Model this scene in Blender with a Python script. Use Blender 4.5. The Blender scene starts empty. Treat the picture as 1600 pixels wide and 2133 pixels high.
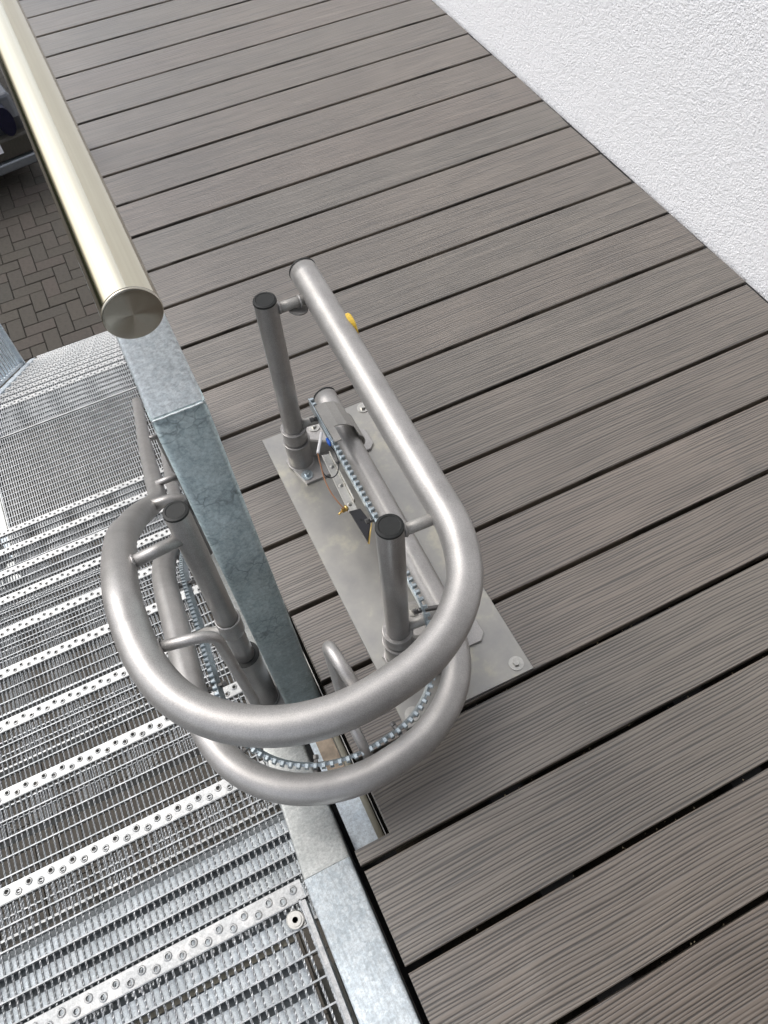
import bpy, math, random
from mathutils import Vector, Matrix, noise
random.seed(7)
R = math.radians
sc = bpy.context.scene
col = sc.collection
# ------------------------------------------------------------------ camera, sky, sun, exposure
cd = bpy.data.cameras.new('camera'); cam = bpy.data.objects.new('camera', cd); col.objects.link(cam)
cd.sensor_fit = 'HORIZONTAL'; cd.sensor_width = 36.0; cd.lens = 36.0*1592.05/1600.0
cd.clip_start = 0.02; cd.clip_end = 400
RX = Vector((0.89895, -0.43528, -0.04908)); RY = Vector((-0.39251, -0.7507, -0.53139)); RZ = Vector((0.19446, 0.49696, -0.8457))
M = Matrix((RX, -RY, -RZ)).transposed().to_4x4(); M.translation = Vector((0, 0, 1.32))
cam.matrix_world = M
sc.camera = cam
w = bpy.data.worlds.new('World'); sc.world = w; w.use_nodes = True
wn = w.node_tree.nodes; wl = w.node_tree.links
sky = wn.new('ShaderNodeTexSky'); sky.sky_type = 'NISHITA'; sky.sun_disc = False
SUN_EL, SUN_AZ = 52, 318          # azimuth: compass degrees from +Y towards +X
sky.sun_elevation = R(SUN_EL); sky.sun_rotation = R(SUN_AZ); sky.air_density = 1.0; sky.dust_density = 3.5; sky.ozone_density = 1.0
hs = wn.new('ShaderNodeHueSaturation'); hs.inputs['Saturation'].default_value = .38; wl.new(sky.outputs[0], hs.inputs['Color'])
wl.new(hs.outputs[0], wn['Background'].inputs[0]); wn['Background'].inputs[1].default_value = 0.135
sd = bpy.data.lights.new('sun', 'SUN'); sd.energy = 0.7; sd.angle = R(28); sd.color = (1, .985, .96)
so = bpy.data.objects.new('sun', sd); col.objects.link(so)
dv = Vector((math.sin(R(SUN_AZ))*math.cos(R(SUN_EL)), math.cos(R(SUN_AZ))*math.cos(R(SUN_EL)), math.sin(R(SUN_EL))))
so.rotation_euler = dv.to_track_quat('Z', 'Y').to_euler(); so.location = (-3, 2, 8)
sc.view_settings.view_transform = 'Standard'; sc.view_settings.look = 'None'
sc.view_settings.exposure = 0.74; sc.view_settings.gamma = 1
sc.render.resolution_x = 768; sc.render.resolution_y = 1024
sc.render.engine = 'CYCLES'; sc.cycles.max_bounces = 8

# ------------------------------------------------------------------ materials
class NT:
    def __init__(s, name):
        s.m = bpy.data.materials.new(name); s.m.use_nodes = True
        s.t = s.m.node_tree; s.n = s.t.nodes; s.b = s.n['Principled BSDF']
        s.tc = s.n.new('ShaderNodeTexCoord')
    def new(s, ty, **kw):
        o = s.n.new(ty)
        for k, v in kw.items(): setattr(o, k, v)
        return o
    def link(s, a, b): s.t.links.new(a, b)
    def mapped(s, scale=(1, 1, 1), coord='Object', rot=(0, 0, 0)):
        m = s.new('ShaderNodeMapping'); m.inputs['Scale'].default_value = scale; m.inputs['Rotation'].default_value = rot
        s.link(s.tc.outputs[coord], m.inputs[0]); return m.outputs[0]
    def noise(s, vec, scale, detail=3, rough=.5, dist=0):
        n = s.new('ShaderNodeTexNoise'); n.inputs['Scale'].default_value = scale; n.inputs['Detail'].default_value = detail
        n.inputs['Roughness'].default_value = rough; n.inputs['Distortion'].default_value = dist
        s.link(vec, n.inputs['Vector']); return n.outputs['Fac']
    def voro(s, vec, scale, feature='F1', out='Distance'):
        n = s.new('ShaderNodeTexVoronoi', feature=feature); n.inputs['Scale'].default_value = scale
        s.link(vec, n.inputs['Vector']); return n.outputs[out]
    def ramp(s, fac, stops):
        r = s.new('ShaderNodeValToRGB'); e = r.color_ramp.elements
        while len(e) < len(stops): e.new(.5)
        for el, (p, c) in zip(e, stops):
            el.position = p; el.color = (c, c, c, 1) if isinstance(c, (int, float)) else (*c, 1)
        s.link(fac, r.inputs[0]); return r.outputs[0]
    def mix(s, a, b, f, mode='MIX'):
        m = s.new('ShaderNodeMix', data_type='RGBA', blend_type=mode)
        for v, k in ((f, 0), (a, 6), (b, 7)):
            if hasattr(v, 'is_linked'): s.link(v, m.inputs[k])
            else: m.inputs[k].default_value = v if isinstance(v, (int, float)) else (*v, 1)
        return m.outputs[2]
    def math(s, op, a, b=0.0):
        m = s.new('ShaderNodeMath', operation=op)
        for v, k in ((a, 0), (b, 1)):
            if hasattr(v, 'is_linked'): s.link(v, m.inputs[k])
            else: m.inputs[k].default_value = v
        return m.outputs[0]
    def bump(s, h, strength, dist, normal=None):
        b = s.new('ShaderNodeBump'); b.inputs['Strength'].default_value = strength; b.inputs['Distance'].default_value = dist
        s.link(h, b.inputs['Height'])
        if normal: s.link(normal, b.inputs['Normal'])
        return b.outputs[0]
    def set(s, **kw):
        for k, v in kw.items():
            k = {'color': 'Base Color', 'rough': 'Roughness', 'metal': 'Metallic', 'normal': 'Normal', 'spec': 'Specular IOR Level', 'coat': 'Coat Weight', 'aniso': 'Anisotropic', 'alpha': 'Alpha', 'trans': 'Transmission Weight', 'tangent': 'Tangent'}[k]
            if hasattr(v, 'is_linked'): s.link(v, s.b.inputs[k])
            else: s.b.inputs[k].default_value = (*v, 1) if isinstance(v, tuple) else v
        return s.m

def simple(name, c, rough=.5, metal=0, nscale=40, var=.15, bump=0.0):
    t = NT(name); v = t.mapped()
    n = t.noise(v, nscale, 4, .6)
    d = t.ramp(n, [(.3, tuple(x*(1-var) for x in c)), (.7, tuple(min(1, x*(1+var)) for x in c))])
    kw = dict(color=d, rough=rough, metal=metal)
    if bump: kw['normal'] = t.bump(n, bump, .002)
    return t.set(**kw)

def mat_wpc():
    t = NT('wood_composite')
    oi = t.new('ShaderNodeObjectInfo')
    add = t.new('ShaderNodeVectorMath', operation='ADD')
    comb = t.new('ShaderNodeCombineXYZ')
    t.link(t.math('MULTIPLY', oi.outputs['Random'], 37.0), comb.inputs[0]); t.link(t.math('MULTIPLY', oi.outputs['Random'], 11.0), comb.inputs[2])
    t.link(t.tc.outputs['Object'], add.inputs[0]); t.link(comb.outputs[0], add.inputs[1])
    P = add.outputs[0]
    # grain lines wander: offset Y by a low frequency noise of X
    lo = t.noise(P, 1.7, 2, .5)
    off = t.math('MULTIPLY', t.math('SUBTRACT', lo, .5), .028)
    sep = t.new('ShaderNodeSeparateXYZ'); t.link(P, sep.inputs[0])
    yw = t.math('ADD', sep.outputs[1], off)
    cx = t.new('ShaderNodeCombineXYZ')
    t.link(t.math('MULTIPLY', sep.outputs[0], 1.1), cx.inputs[0]); t.link(t.math('MULTIPLY', yw, 48), cx.inputs[1]); t.link(sep.outputs[2], cx.inputs[2])
    g = t.noise(cx.outputs[0], 1.0, 3, .6)
    ph = t.math('ADD', t.math('MULTIPLY', yw, 2*math.pi/.0058), t.math('MULTIPLY', g, 17.0))
    sn = t.math('SINE', ph)
    cx3 = t.new('ShaderNodeCombineXYZ')
    t.link(t.math('MULTIPLY', sep.outputs[0], 5), cx3.inputs[0]); t.link(t.math('MULTIPLY', yw, 130), cx3.inputs[1])
    md = t.noise(cx3.outputs[0], 1.0, 2, .6)
    sn2 = t.math('ADD', t.math('MULTIPLY', sn, .5), t.math('MULTIPLY', t.math('SUBTRACT', md, .5), 1.5))
    cx2 = t.new('ShaderNodeCombineXYZ')
    t.link(t.math('MULTIPLY', sep.outputs[0], 9), cx2.inputs[0]); t.link(t.math('MULTIPLY', t.math('ADD', sep.outputs[1], off), 420), cx2.inputs[1])
    g2 = t.noise(cx2.outputs[0], 1.0, 2, .6)
    line = t.ramp(t.math('ADD', sn2, .5), [(.0, .0), (.30, .62), (.6, .86), (1.0, 1.0)])
    c = t.mix((.038, .032, .026), (.155, .131, .107), line)
    fine = t.ramp(g2, [(.3, .86), (.7, 1.10)])
    c = t.mix(c, fine, 1.0, 'MULTIPLY')
    tint = t.ramp(oi.outputs['Random'], [(0, (1.0, .98, .97)), (.25, (.945, .96, .955)), (.5, (1.04, 1.015, 1.0)), (.75, (1.02, .975, .965)), (1, (.95, .95, .945))])
    c = t.mix(c, tint, 1.0, 'MULTIPLY')
    patch = t.ramp(t.noise(P, 3.0, 4, .6), [(.3, .86), (.7, 1.12)]); c = t.mix(c, patch, 1.0, 'MULTIPLY')
    stain = t.ramp(t.noise(P, 7.5, 5, .7), [(.60, 0), (.72, .38)]); c = t.mix(c, (.06, .056, .048), stain)
    mp = t.new('ShaderNodeMapping'); mp.inputs['Scale'].default_value = (5, 60, 1); mp.inputs['Rotation'].default_value = (0, 0, R(7)); t.link(P, mp.inputs[0])
    scr = t.ramp(t.noise(mp.outputs[0], 1.0, 2, .5), [(.745, 0), (.765, .7)]); c = t.mix(c, (.045, .04, .035), scr)
    dust = t.ramp(t.noise(P, 5.2, 6, .75), [(.62, 0), (.78, .14)]); c = t.mix(c, (.40, .37, .33), dust)
    spk = t.ramp(t.voro(P, 38), [(.02, 1), (.035, 0)])
    spk2 = t.math('MULTIPLY', spk, t.ramp(t.noise(P, 4, 2), [(.58, 0), (.62, .7)]))
    c = t.mix(c, (.03, .028, .025), spk2)
    grit = t.math('MULTIPLY', t.ramp(t.voro(P, 22), [(.012, 1), (.02, 0)]), t.ramp(t.noise(P, 2.3, 2), [(.60, 0), (.62, 1)]))
    c = t.mix(c, (.62, .6, .55), grit)
    t.b.inputs['Coat Roughness'].default_value = .36
    nb = t.bump(line, .6, .0012); nb = t.bump(g2, .35, .0005, nb)
    return t.set(color=c, rough=t.ramp(g, [(.4, .46), (.7, .35)]), normal=nb, spec=1.0, coat=.8)

def mat_plaster():
    t = NT('white_render'); v = t.mapped()
    a = t.noise(v, 200, 2, .5); b = t.noise(v, 330, 3, .7)
    h = t.math('ADD', t.math('ADD', t.math('MULTIPLY', a, .8), t.math('MULTIPLY', b, .5)), t.math('MULTIPLY', t.noise(v, 95, 3, .55), .9))
    c = t.ramp(b, [(.3, (.82, .825, .84)), (.6, (.90, .905, .925))])
    st = t.new('ShaderNodeMapping'); st.inputs['Scale'].default_value = (1, 22, 1.6); t.link(t.tc.outputs['Object'], st.inputs[0])
    s = t.ramp(t.noise(st.outputs[0], 1.0, 4, .6), [(.66, 0), (.8, .35)])
    c = t.mix(c, (.62, .58, .5), s)
    return t.set(color=c, rough=.85, normal=t.bump(h, 1.0, .0046))

def mat_paint(name='silver_paint', c=(.45, .435, .42), metal=.65, rough=.44):
    t = NT(name); v = t.mapped()
    n = t.noise(v, 900, 2, .5); n2 = t.noise(v, 24, 3, .6)
    cc = t.mix(c, tuple(x*.82 for x in c), t.ramp(n2, [(.35, 0), (.75, 1)]))
    fl = t.ramp(n, [(.35, .84), (.65, 1.14)]); cc = t.mix(cc, fl, 1.0, 'MULTIPLY')
    return t.set(color=cc, metal=metal, rough=rough, normal=t.bump(n, .15, .0005))

def mat_galv(name, c, c2, vein=0.0, scale=60, rough=.42, metal=.7, streak=0.0):
    t = NT(name); v = t.mapped()
    wv = t.new('ShaderNodeVectorMath', operation='ADD'); n0 = t.new('ShaderNodeTexNoise'); n0.inputs['Scale'].default_value = 30; n0.inputs['Detail'].default_value = 4
    t.link(v, n0.inputs[0]); s_ = t.new('ShaderNodeVectorMath', operation='SCALE'); t.link(n0.outputs['Color'], s_.inputs[0]); s_.inputs['Scale'].default_value = .035
    t.link(v, wv.inputs[0]); t.link(s_.outputs[0], wv.inputs[1])
    cells = t.voro(wv.outputs[0], scale, 'F1', 'Color')
    bw = t.new('ShaderNodeRGBToBW'); t.link(cells, bw.inputs[0])
    n = t.noise(v, 190, 5, .8); m = t.noise(v, 11, 5, .65)
    cc = t.mix(c, c2, t.ramp(bw.outputs[0], [(.2, 0), (.8, 1)]))
    cc = t.mix(cc, t.ramp(n, [(.36, .72), (.62, 1.25)]), .85, 'MULTIPLY')
    cc = t.mix(cc, t.ramp(m, [(.3, .82), (.7, 1.12)]), 1.0, 'MULTIPLY')
    if vein:
        e = t.voro(wv.outputs[0], 55, 'DISTANCE_TO_EDGE')
        mask = t.ramp(t.noise(v, 14, 3, .6), [(.45, 0), (.62, 1)])
        ve = t.math('MULTIPLY', t.ramp(e, [(.0, 1), (.09, 0)]), mask)
        cc = t.mix(cc, tuple(x*.35 for x in c), t.math('MULTIPLY', ve, vein))
    if streak:
        st = t.new('ShaderNodeMapping'); st.inputs['Scale'].default_value = (160, 14, 14); t.link(t.tc.outputs['Object'], st.inputs[0])
        sn = t.noise(st.outputs[0], 1.0, 4, .6, .8)
        cc = t.mix(cc, tuple(x*.5 for x in c), t.math('MULTIPLY', t.ramp(sn, [(.5, 0), (.56, 1), (.6, 0)]), streak))
    return t.set(color=cc, metal=metal, rough=t.ramp(n, [(.3, rough-.07), (.7, rough+.1)]), normal=t.bump(n, .25, .0008))

def mat_brushed(name, radial=False):
    t = NT(name)
    tg = t.new('ShaderNodeTangent'); tg.direction_type = 'RADIAL'; tg.axis = 'Z'
    if radial:
        n = t.noise(t.mapped((1, 1, 1)), 60, 2)
        return t.set(color=(.50, .465, .39), metal=1.0, rough=.21, aniso=1.0, tangent=tg.outputs[0])
    n = t.noise(t.mapped((260, 260, 3)), 1.0, 4, .65)
    c = t.ramp(n, [(.3, (.62, .575, .45)), (.7, (.70, .66, .53))])
    return t.set(color=c, metal=1.0, rough=t.ramp(n, [(.3, .10), (.7, .16)]), normal=t.bump(n, .05, .0003))

def mat_plate():
    t = NT('plate_steel'); v = t.mapped()
    n = t.noise(v, 14, 5, .65); n2 = t.noise(t.mapped((40, 3, 3)), 6, 3)
    c = t.ramp(n, [(.3, (.31, .305, .295)), (.55, (.37, .36, .335)), (.72, (.50, .475, .39))])
    return t.set(color=c, metal=.85, rough=t.ramp(n, [(.3, .34), (.7, .46)]), normal=t.bump(n, .05, .002))

def mat_paver():
    t = NT('concrete_paver'); oi = t.new('ShaderNodeObjectInfo'); v = t.mapped()
    n = t.noise(v, 30, 5, .7); g = t.noise(v, 260, 3, .7)
    c = t.ramp(oi.outputs['Random'], [(0, (.052, .045, .036)), (.4, (.058, .050, .039)), (.7, (.064, .052, .043)), (1, (.048, .044, .035))])
    c = t.mix(c, t.ramp(n, [(.3, .78), (.7, 1.2)]), 1.0, 'MULTIPLY'); c = t.mix(c, t.ramp(g, [(.3, .8), (.7, 1.2)]), 1.0, 'MULTIPLY')
    sp = t.ramp(t.voro(t.mapped(coord='Object'), 7), [(.02, 1), (.03, 0)])
    c = t.mix(c, (.5, .48, .42), t.math('MULTIPLY', sp, .8))
    return t.set(color=c, rough=.8, normal=t.bump(g, .4, .004))

WPC = mat_wpc(); PLASTER = mat_plaster(); PAINT = mat_paint()
PAINT_POST = mat_paint('grey_post_paint', (.36, .345, .33), .5, .30)
PAINT_FLAT = mat_paint('grey_bracket_paint', (.40, .385, .36), .3, .45)
GALV_BEAM = mat_galv('galvanized_lit_tone', (.68, .73, .74), (.80, .84, .845), 0, 150, .42, .4)  # same zinc, painted lighter as the lit top face
GALV_POST = mat_galv('galvanized_shade_tone', (.34, .41, .42), (.41, .48, .485), .75, 70, .45, .55)  # same zinc, painted darker as the shaded face; veins are its texture
GALV_STR = mat_galv('galvanized_streaked', (.52, .58, .62), (.66, .71, .74), 0, 130, .45, .35, .3)  # lighter tone carries the sky light on the level top; streaks are texture
GALV_STR2 = mat_galv('galvanized_low_light', (.46, .475, .46), (.52, .53, .51), 0, 90, .5, .5, .12)  # same zinc, greyed for the weaker reflection on the slope
GALV_GRATE = mat_galv('galvanized_grating', (.34, .36, .37), (.44, .45, .46), 0, 90, .45, .5)
GALV_NOSE = mat_galv('galvanized_nosing', (.42, .43, .43), (.52, .52, .51), 0, 60, .42, .45)
GALV_SHEET = mat_galv('galvanized_sheet', (.60, .67, .72), (.68, .74, .78), 0, 25, .6, .15)
ZINC = mat_galv('zinc_blue', (.42, .49, .53), (.52, .58, .61), 0, 300, .35, .8)
PLATE = mat_plate()
STEEL = simple('stainless_fastener', (.50, .49, .46), .36, 1.0, 200, .1)
DARKSTEEL = simple('dark_steel', (.16, .155, .15), .45, .8, 120, .2)
BLACKCAP = simple('black_plastic', (.010, .011, .010), .6, 0, 300, .2, .1)
HANDRAIL = mat_brushed('brushed_stainless'); ENDCAP = mat_brushed('turned_stainless', True)
PAVER = mat_paver()
JOINT = simple('joint_sand', (.035, .033, .025), .95, 0, 60, .3, .3)
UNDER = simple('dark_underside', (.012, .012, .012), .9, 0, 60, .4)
DIRT = simple('gap_debris', (.035, .028, .018), .95, 0, 500, .6, .5)
CREAM = simple('cream_strip', (.40, .37, .29), .5, .2, 40, .1)
BRASS = simple('brass', (.75, .52, .18), .28, 1.0, 100, .1)
COPPERW = simple('brown_wire', (.30, .13, .055), .45, 0, 100, .1)
BLACKW = simple('black_wire', (.015, .015, .018), .4, 0, 100, .1)
BLUEP = simple('blue_terminal', (.02, .12, .55), .4, 0, 100, .1)
WHITEP = simple('white_sleeve', (.78, .77, .77), .45, 0, 100, .08)
YELLOW = simple('yellow_plug', (.75, .50, .06), .4, 0, 100, .1)
NAVY = simple('contact_plastic', (.007, .007, .011), .55, 0, 100, .1)

# ------------------------------------------------------------------ mesh helpers
class MB:
    def __init__(s): s.v = []; s.f = []; s.sm = []
    def add(s, vs, fs, smooth=False):
        o = len(s.v); s.v += [tuple(v) for v in vs]
        for f in fs: s.f.append(tuple(i+o for i in f)); s.sm.append(smooth)
    def box(s, x0, x1, y0, y1, z0, z1):
        v = [(x, y, z) for z in (z0, z1) for y in (y0, y1) for x in (x0, x1)]
        s.add(v, [(0, 2, 3, 1), (4, 5, 7, 6), (0, 1, 5, 4), (1, 3, 7, 5), (3, 2, 6, 7), (2, 0, 4, 6)])
    def prism(s, poly, z0, z1, ch=0.0):
        n = len(poly)
        area = sum(poly[i][0]*poly[(i+1) % n][1]-poly[(i+1) % n][0]*poly[i][1] for i in range(n))
        if area < 0: poly = poly[::-1]
        rings = [[(x, y, z0) for x, y in poly]]
        if ch:
            rings.append([(x, y, z1-ch) for x, y in poly])
            ins = []
            for i in range(n):
                p, c, q = (Vector(poly[i-1]), Vector(poly[i]), Vector(poly[(i+1) % n]))
                a = (c-p).normalized(); b = (q-c).normalized(); na = Vector((-a.y, a.x)); nb = Vector((-b.y, b.x))
                mm = (na+nb); k = ch/max(.3, (1+na.dot(nb))); ins.append(c+mm*k)
            rings.append([(p.x, p.y, z1) for p in ins])
        else: rings.append([(x, y, z1) for x, y in poly])
        v = [p for r in rings for p in r]; f = [tuple(range(n))[::-1], tuple(range((len(rings)-1)*n, len(rings)*n))]
        for k in range(len(rings)-1):
            for i in range(n): j = (i+1) % n; f.append((k*n+i, k*n+j, k*n+n+j, k*n+n+i))
        s.add(v, f)
    def tube(s, pts, r, seg=16, caps=True, smooth=True, radii=None, section=None, roll=0.0, twist=0.0):
        pts = [Vector(p) for p in pts]; n = len(pts)
        T = [((pts[min(i+1, n-1)]-pts[max(i-1, 0)]).normalized()) for i in range(n)]
        up = Vector((0, 0, 1)) if abs(T[0].z) < .9 else Vector((0, 1, 0))
        N = (up-T[0]*up.dot(T[0])).normalized()
        if section is None: section = [(math.cos(2*math.pi*k/seg), math.sin(2*math.pi*k/seg)) for k in range(seg)]
        seg = len(section); vs = []; L = 0
        for i in range(n):
            if i: N = (N-T[i]*N.dot(T[i])).normalized(); L += (pts[i]-pts[i-1]).length
            B = T[i].cross(N); rr = radii[i] if radii else r; a = roll+twist*L; ca, sa = math.cos(a), math.sin(a)
            for (u, w_) in section:
                uu = u*ca-w_*sa; ww = u*sa+w_*ca
                vs.append(pts[i]+(N*uu+B*ww)*rr)
        fs = []
        for i in range(n-1):
            for k in range(seg): j = (k+1) % seg; fs.append((i*seg+k, i*seg+j, (i+1)*seg+j, (i+1)*seg+k))
        s.add(vs, fs, smooth)
        if caps: 
            o = len(s.v)-len(vs)
            s.f.append(tuple(o+k for k in range(seg))[::-1]); s.sm.append(False)
            s.f.append(tuple(o+(n-1)*seg+k for k in range(seg))); s.sm.append(False)
    def cyl(s, a, b, r, seg=20, r2=None): s.tube([a, b], r, seg, radii=[r, r if r2 is None else r2])
    def lathe(s, o, prof, seg=24, axis=None, smooth=False):
        # prof: list of (radius, height) along axis
        ax = Vector(axis or (0, 0, 1)).normalized(); u = ax.orthogonal().normalized(); w_ = ax.cross(u); o = Vector(o)
        vs = [o+ax*h+(u*math.cos(2*math.pi*k/seg)+w_*math.sin(2*math.pi*k/seg))*r for r, h in prof for k in range(seg)]
        fs = [(i*seg+k, i*seg+(k+1) % seg, (i+1)*seg+(k+1) % seg, (i+1)*seg+k) for i in range(len(prof)-1) for k in range(seg)]
        s.add(vs, fs, smooth); q = len(s.v)-len(vs)
        s.f.append(tuple(q+k for k in range(seg))[::-1]); s.sm.append(False)
        s.f.append(tuple(q+(len(prof)-1)*seg+k for k in range(seg))); s.sm.append(False)
    def mesh(s, name, mat):
        me = bpy.data.meshes.new(name); me.from_pydata(s.v, [], s.f)
        me.polygons.foreach_set('use_smooth', s.sm); me.materials.append(mat); me.update(); return me
    def build(s, name, mat, parent=None, loc=None):
        return obj(name, s.mesh(name, mat), parent, loc)

def obj(name, me, parent=None, loc=None):
    o = bpy.data.objects.new(name, me); col.objects.link(o)
    if parent is not None: o.parent = parent
    if loc is not None: o.location = loc
    return o
def tag(o, label=None, cat=None, group=None, kind=None):
    if label: o['label'] = label
    if cat: o['category'] = cat
    if group: o['group'] = group
    if kind: o['kind'] = kind
    return o
def empty(name, loc=(0, 0, 0)):
    o = bpy.data.objects.new(name, None); col.objects.link(o); o.location = loc; o.empty_display_size = .05; return o
def bevel(o, wd=.001, seg=2, ang=35):
    m = o.modifiers.new('bevel', 'BEVEL'); m.width = wd; m.segments = seg; m.limit_method = 'ANGLE'; m.angle_limit = R(ang)
    return o
def spline(pts, sub=8):
    P = [Vector(p) for p in pts]; out = []
    for i in range(len(P)-1):
        p0 = P[max(i-1, 0)]; p1 = P[i]; p2 = P[i+1]; p3 = P[min(i+2, len(P)-1)]
        d = max(1, sub)
        for k in range(d):
            t = k/d
            out.append(.5*((2*p1)+(p2-p0)*t+(2*p0-5*p1+4*p2-p3)*t*t+(3*p1-p0-3*p2+p3)*t**3))
    out.append(P[-1]); return out
def fillet(pts, r, sub=6):
    P = [Vector(p) for p in pts]; out = [P[0]]
    for i in range(1, len(P)-1):
        a = (P[i-1]-P[i]).normalized(); b = (P[i+1]-P[i]).normalized()
        d = min(r, (P[i-1]-P[i]).length*.49, (P[i+1]-P[i]).length*.49)
        A = P[i]+a*d; B = P[i]+b*d
        for k in range(sub+1):
            t = k/sub; out.append(A*(1-t)**2+P[i]*2*t*(1-t)+B*t*t)
    out.append(P[-1]); return out
def rrect(w_, h, r, n=4):
    pts = []
    for cx_, cy_, a0 in ((w_/2-r, h/2-r, 0), (-w_/2+r, h/2-r, 90), (-w_/2+r, -h/2+r, 180), (w_/2-r, -h/2+r, 270)):
        for k in range(n+1): a = R(a0+90*k/n); pts.append((cx_+r*math.cos(a), cy_+r*math.sin(a)))
    return pts
def resample(pts, step):
    P = [Vector(p) for p in pts]; out = [P[0]]; acc = 0
    for a, b in zip(P, P[1:]):
        L = (b-a).length; 
        while acc+L >= step:
            t = (step-acc)/L; a = a.lerp(b, t); out.append(a.copy()); L = (b-a).length; acc = 0
            if L < 1e-9: break
        acc += L
    return out

# ------------------------------------------------------------------ ground of the yard
GZ = -4.15
yb = MB(); yb.box(-60, 60, -30, 90, GZ-.3, GZ-.012)
yard = yb.build('paved_yard', JOINT); tag(yard, 'brown concrete block paving of the yard below the stairs', kind='structure')
U = .158
def paver_mesh(a, b):
    p = MB(); j = .0035; p.prism([(j, j), (a-j, j), (a-j, b-j), (j, b-j)], -.05, 0, .005); return p.mesh('paver', PAVER)
PH = paver_mesh(2*U, U); PV = paver_mesh(U, 2*U)
near = []; rest = MB(); ox, oy = -.905, 6.33
for i in range(-60, 60):
    for k in range(-60, 60):
        x = (i+2*k)*U+ox; y = (i-2*k)*U+oy
        if -9 < x < 4 and -1 < y < 16:
            for me, px_, py_, w_, h in ((PH, x, y, 2*U, U), (PV, x, y+U, U, 2*U)):
                cxp, cyp = px_+w_/2, py_+h/2
                if -1.55 < cxp < .12 and 5.9 < cyp < 10.0: near.append((me, px_, py_))
                else:
                    j = .0035; rest.box(px_+j, px_+w_-j, py_+j, py_+h-j, GZ-.03, GZ+random.uniform(-.002, .002))
for me, x, y in near[:299]:
    o = obj('paver', me, yard, (x, y, GZ+random.uniform(-.003, .003))); o.rotation_euler = (random.gauss(0, .004), random.gauss(0, .004), 0)
tag(rest.build('paver_field', PAVER, yard), kind='stuff')

# ------------------------------------------------------------------ white house wall
WX = 1.385
wb = MB(); wb.box(WX, WX+.35, -3.0, 11.0, GZ, 5.6)
wall = wb.build('house_wall', PLASTER); tag(wall, 'white rough rendered house wall rising beside the deck', 'wall')

rw = MB(); rw.box(-.05, WX-.002, -1.15, -.80, GZ, 5.6)  # unseen wall added behind the camera to darken the near planks
q = rw.build('shade_wall', simple('shade_wall_dark', (.07, .065, .06), .6, 0, 8, .2)); tag(q, 'dark brown entrance added behind the camera to darken the near deck', 'wall'); blocker = q
hg = MB(); random.seed(3)  # unseen hedge added to put green into the metal reflections
for _ in range(14000):
    y = random.uniform(-8, 26); z = random.uniform(0, 1)**.8*3.2; d = abs(random.gauss(0, .35))*(1-.4*z/3.2); x = -10.5+random.choice((-1, 1))*(.7-d*.5)
    if random.random() < .3: z = 3.2+random.uniform(-.2, .25); x = -10.5+random.uniform(-.8, .8)
    c_ = Vector((x, y, GZ+z)); u = Vector((random.gauss(0, 1), random.gauss(0, 1), random.gauss(0, 1))).normalized()*.11; v_ = u.orthogonal().normalized()*.06
    hg.add([c_-u, c_-v_, c_+u, c_+v_], [(0, 1, 2, 3)])
LEAF = simple('added_hedge_leaf', (.10, .12, .03), .55, 0, 3, .4)
hd = MB(); hd.box(-10.9, -10.1, -8, 26, GZ, GZ+2.9)
hroot = hd.build('added_hedge', simple('added_hedge_core', (.02, .025, .01), .9, 0, 5, .3)); tag(hroot, 'clipped green hedge across the yard, added to colour the reflections', 'hedge')
tag(hg.build('added_hedge_leaves', LEAF, hroot), kind='stuff')
random.seed(7)
ev = MB(); ev.box(-.05, WX-.002, -1.149, .02, 2.45, 2.57); ev.build('shade_slab', simple('shade_slab_brown', (.10, .085, .07), .6, 0, 8, .2), blocker)  # overhead slab added out of view to shade the near planks
# ------------------------------------------------------------------ deck
db = MB(); db.box(.045, WX-.002, -.79, 5.2, -.16, -.085)
deck = db.build('deck', DIRT); tag(deck, 'deck of grey brown composite planks between stair railing and white wall', kind='structure')
PITCH = .1535; GAPW = .0098
y0 = .0385
for k in range(-5, 34):
    ya = y0+k*PITCH+GAPW/2; yb_ = ya+PITCH-GAPW
    xr = WX-.0105+random.uniform(-.004, .004); xl = -.016 if k <= 0 else .045+random.uniform(-.0015, .0015)
    if k == 0: pass
    s1 = random.uniform(-.003, .003)
    p = MB()
    if k == 1:
        yn = .221
        poly = [(-.018, ya), (xr, ya), (xr+s1, yb_), (.045, yb_), (.045, yn), (-.018, yn)]
    else:
        # wall edge of each plank is scribed, so it is slightly uneven
        nn = 5; edge = [(xr+s1*t/nn+random.uniform(-.0012, .0012), ya+(yb_-ya)*t/nn) for t in range(nn+1)]
        poly = [(xl, ya)]+edge+[(xl, yb_)]
    cy_ = (ya+yb_)/2
    poly = [(a, b-cy_) for a, b in poly]
    p.prism(poly, -.024, 0, .0016)
    o = p.build('plank', WPC, deck, (0, cy_, random.uniform(-.0008, .0008)))
# dark strip in the gap between the plank ends and the wall
j = MB(); j.box(WX-.0155, WX-.0006, -.79, 5.1, -.03, -.009); j.build('wall_gap_strip', UNDER, deck)
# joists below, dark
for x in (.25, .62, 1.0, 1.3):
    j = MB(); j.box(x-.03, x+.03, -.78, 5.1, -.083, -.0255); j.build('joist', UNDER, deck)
j = MB(); j.box(-.0265, .0445, -.79, .2150, -.16, -.085); j.box(-.0265, .0445, .2160, 5.1, -.17, -.105); j.build('edge_shade_fill', UNDER, deck)  # black filler added as deep shade in the edge gaps
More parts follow.
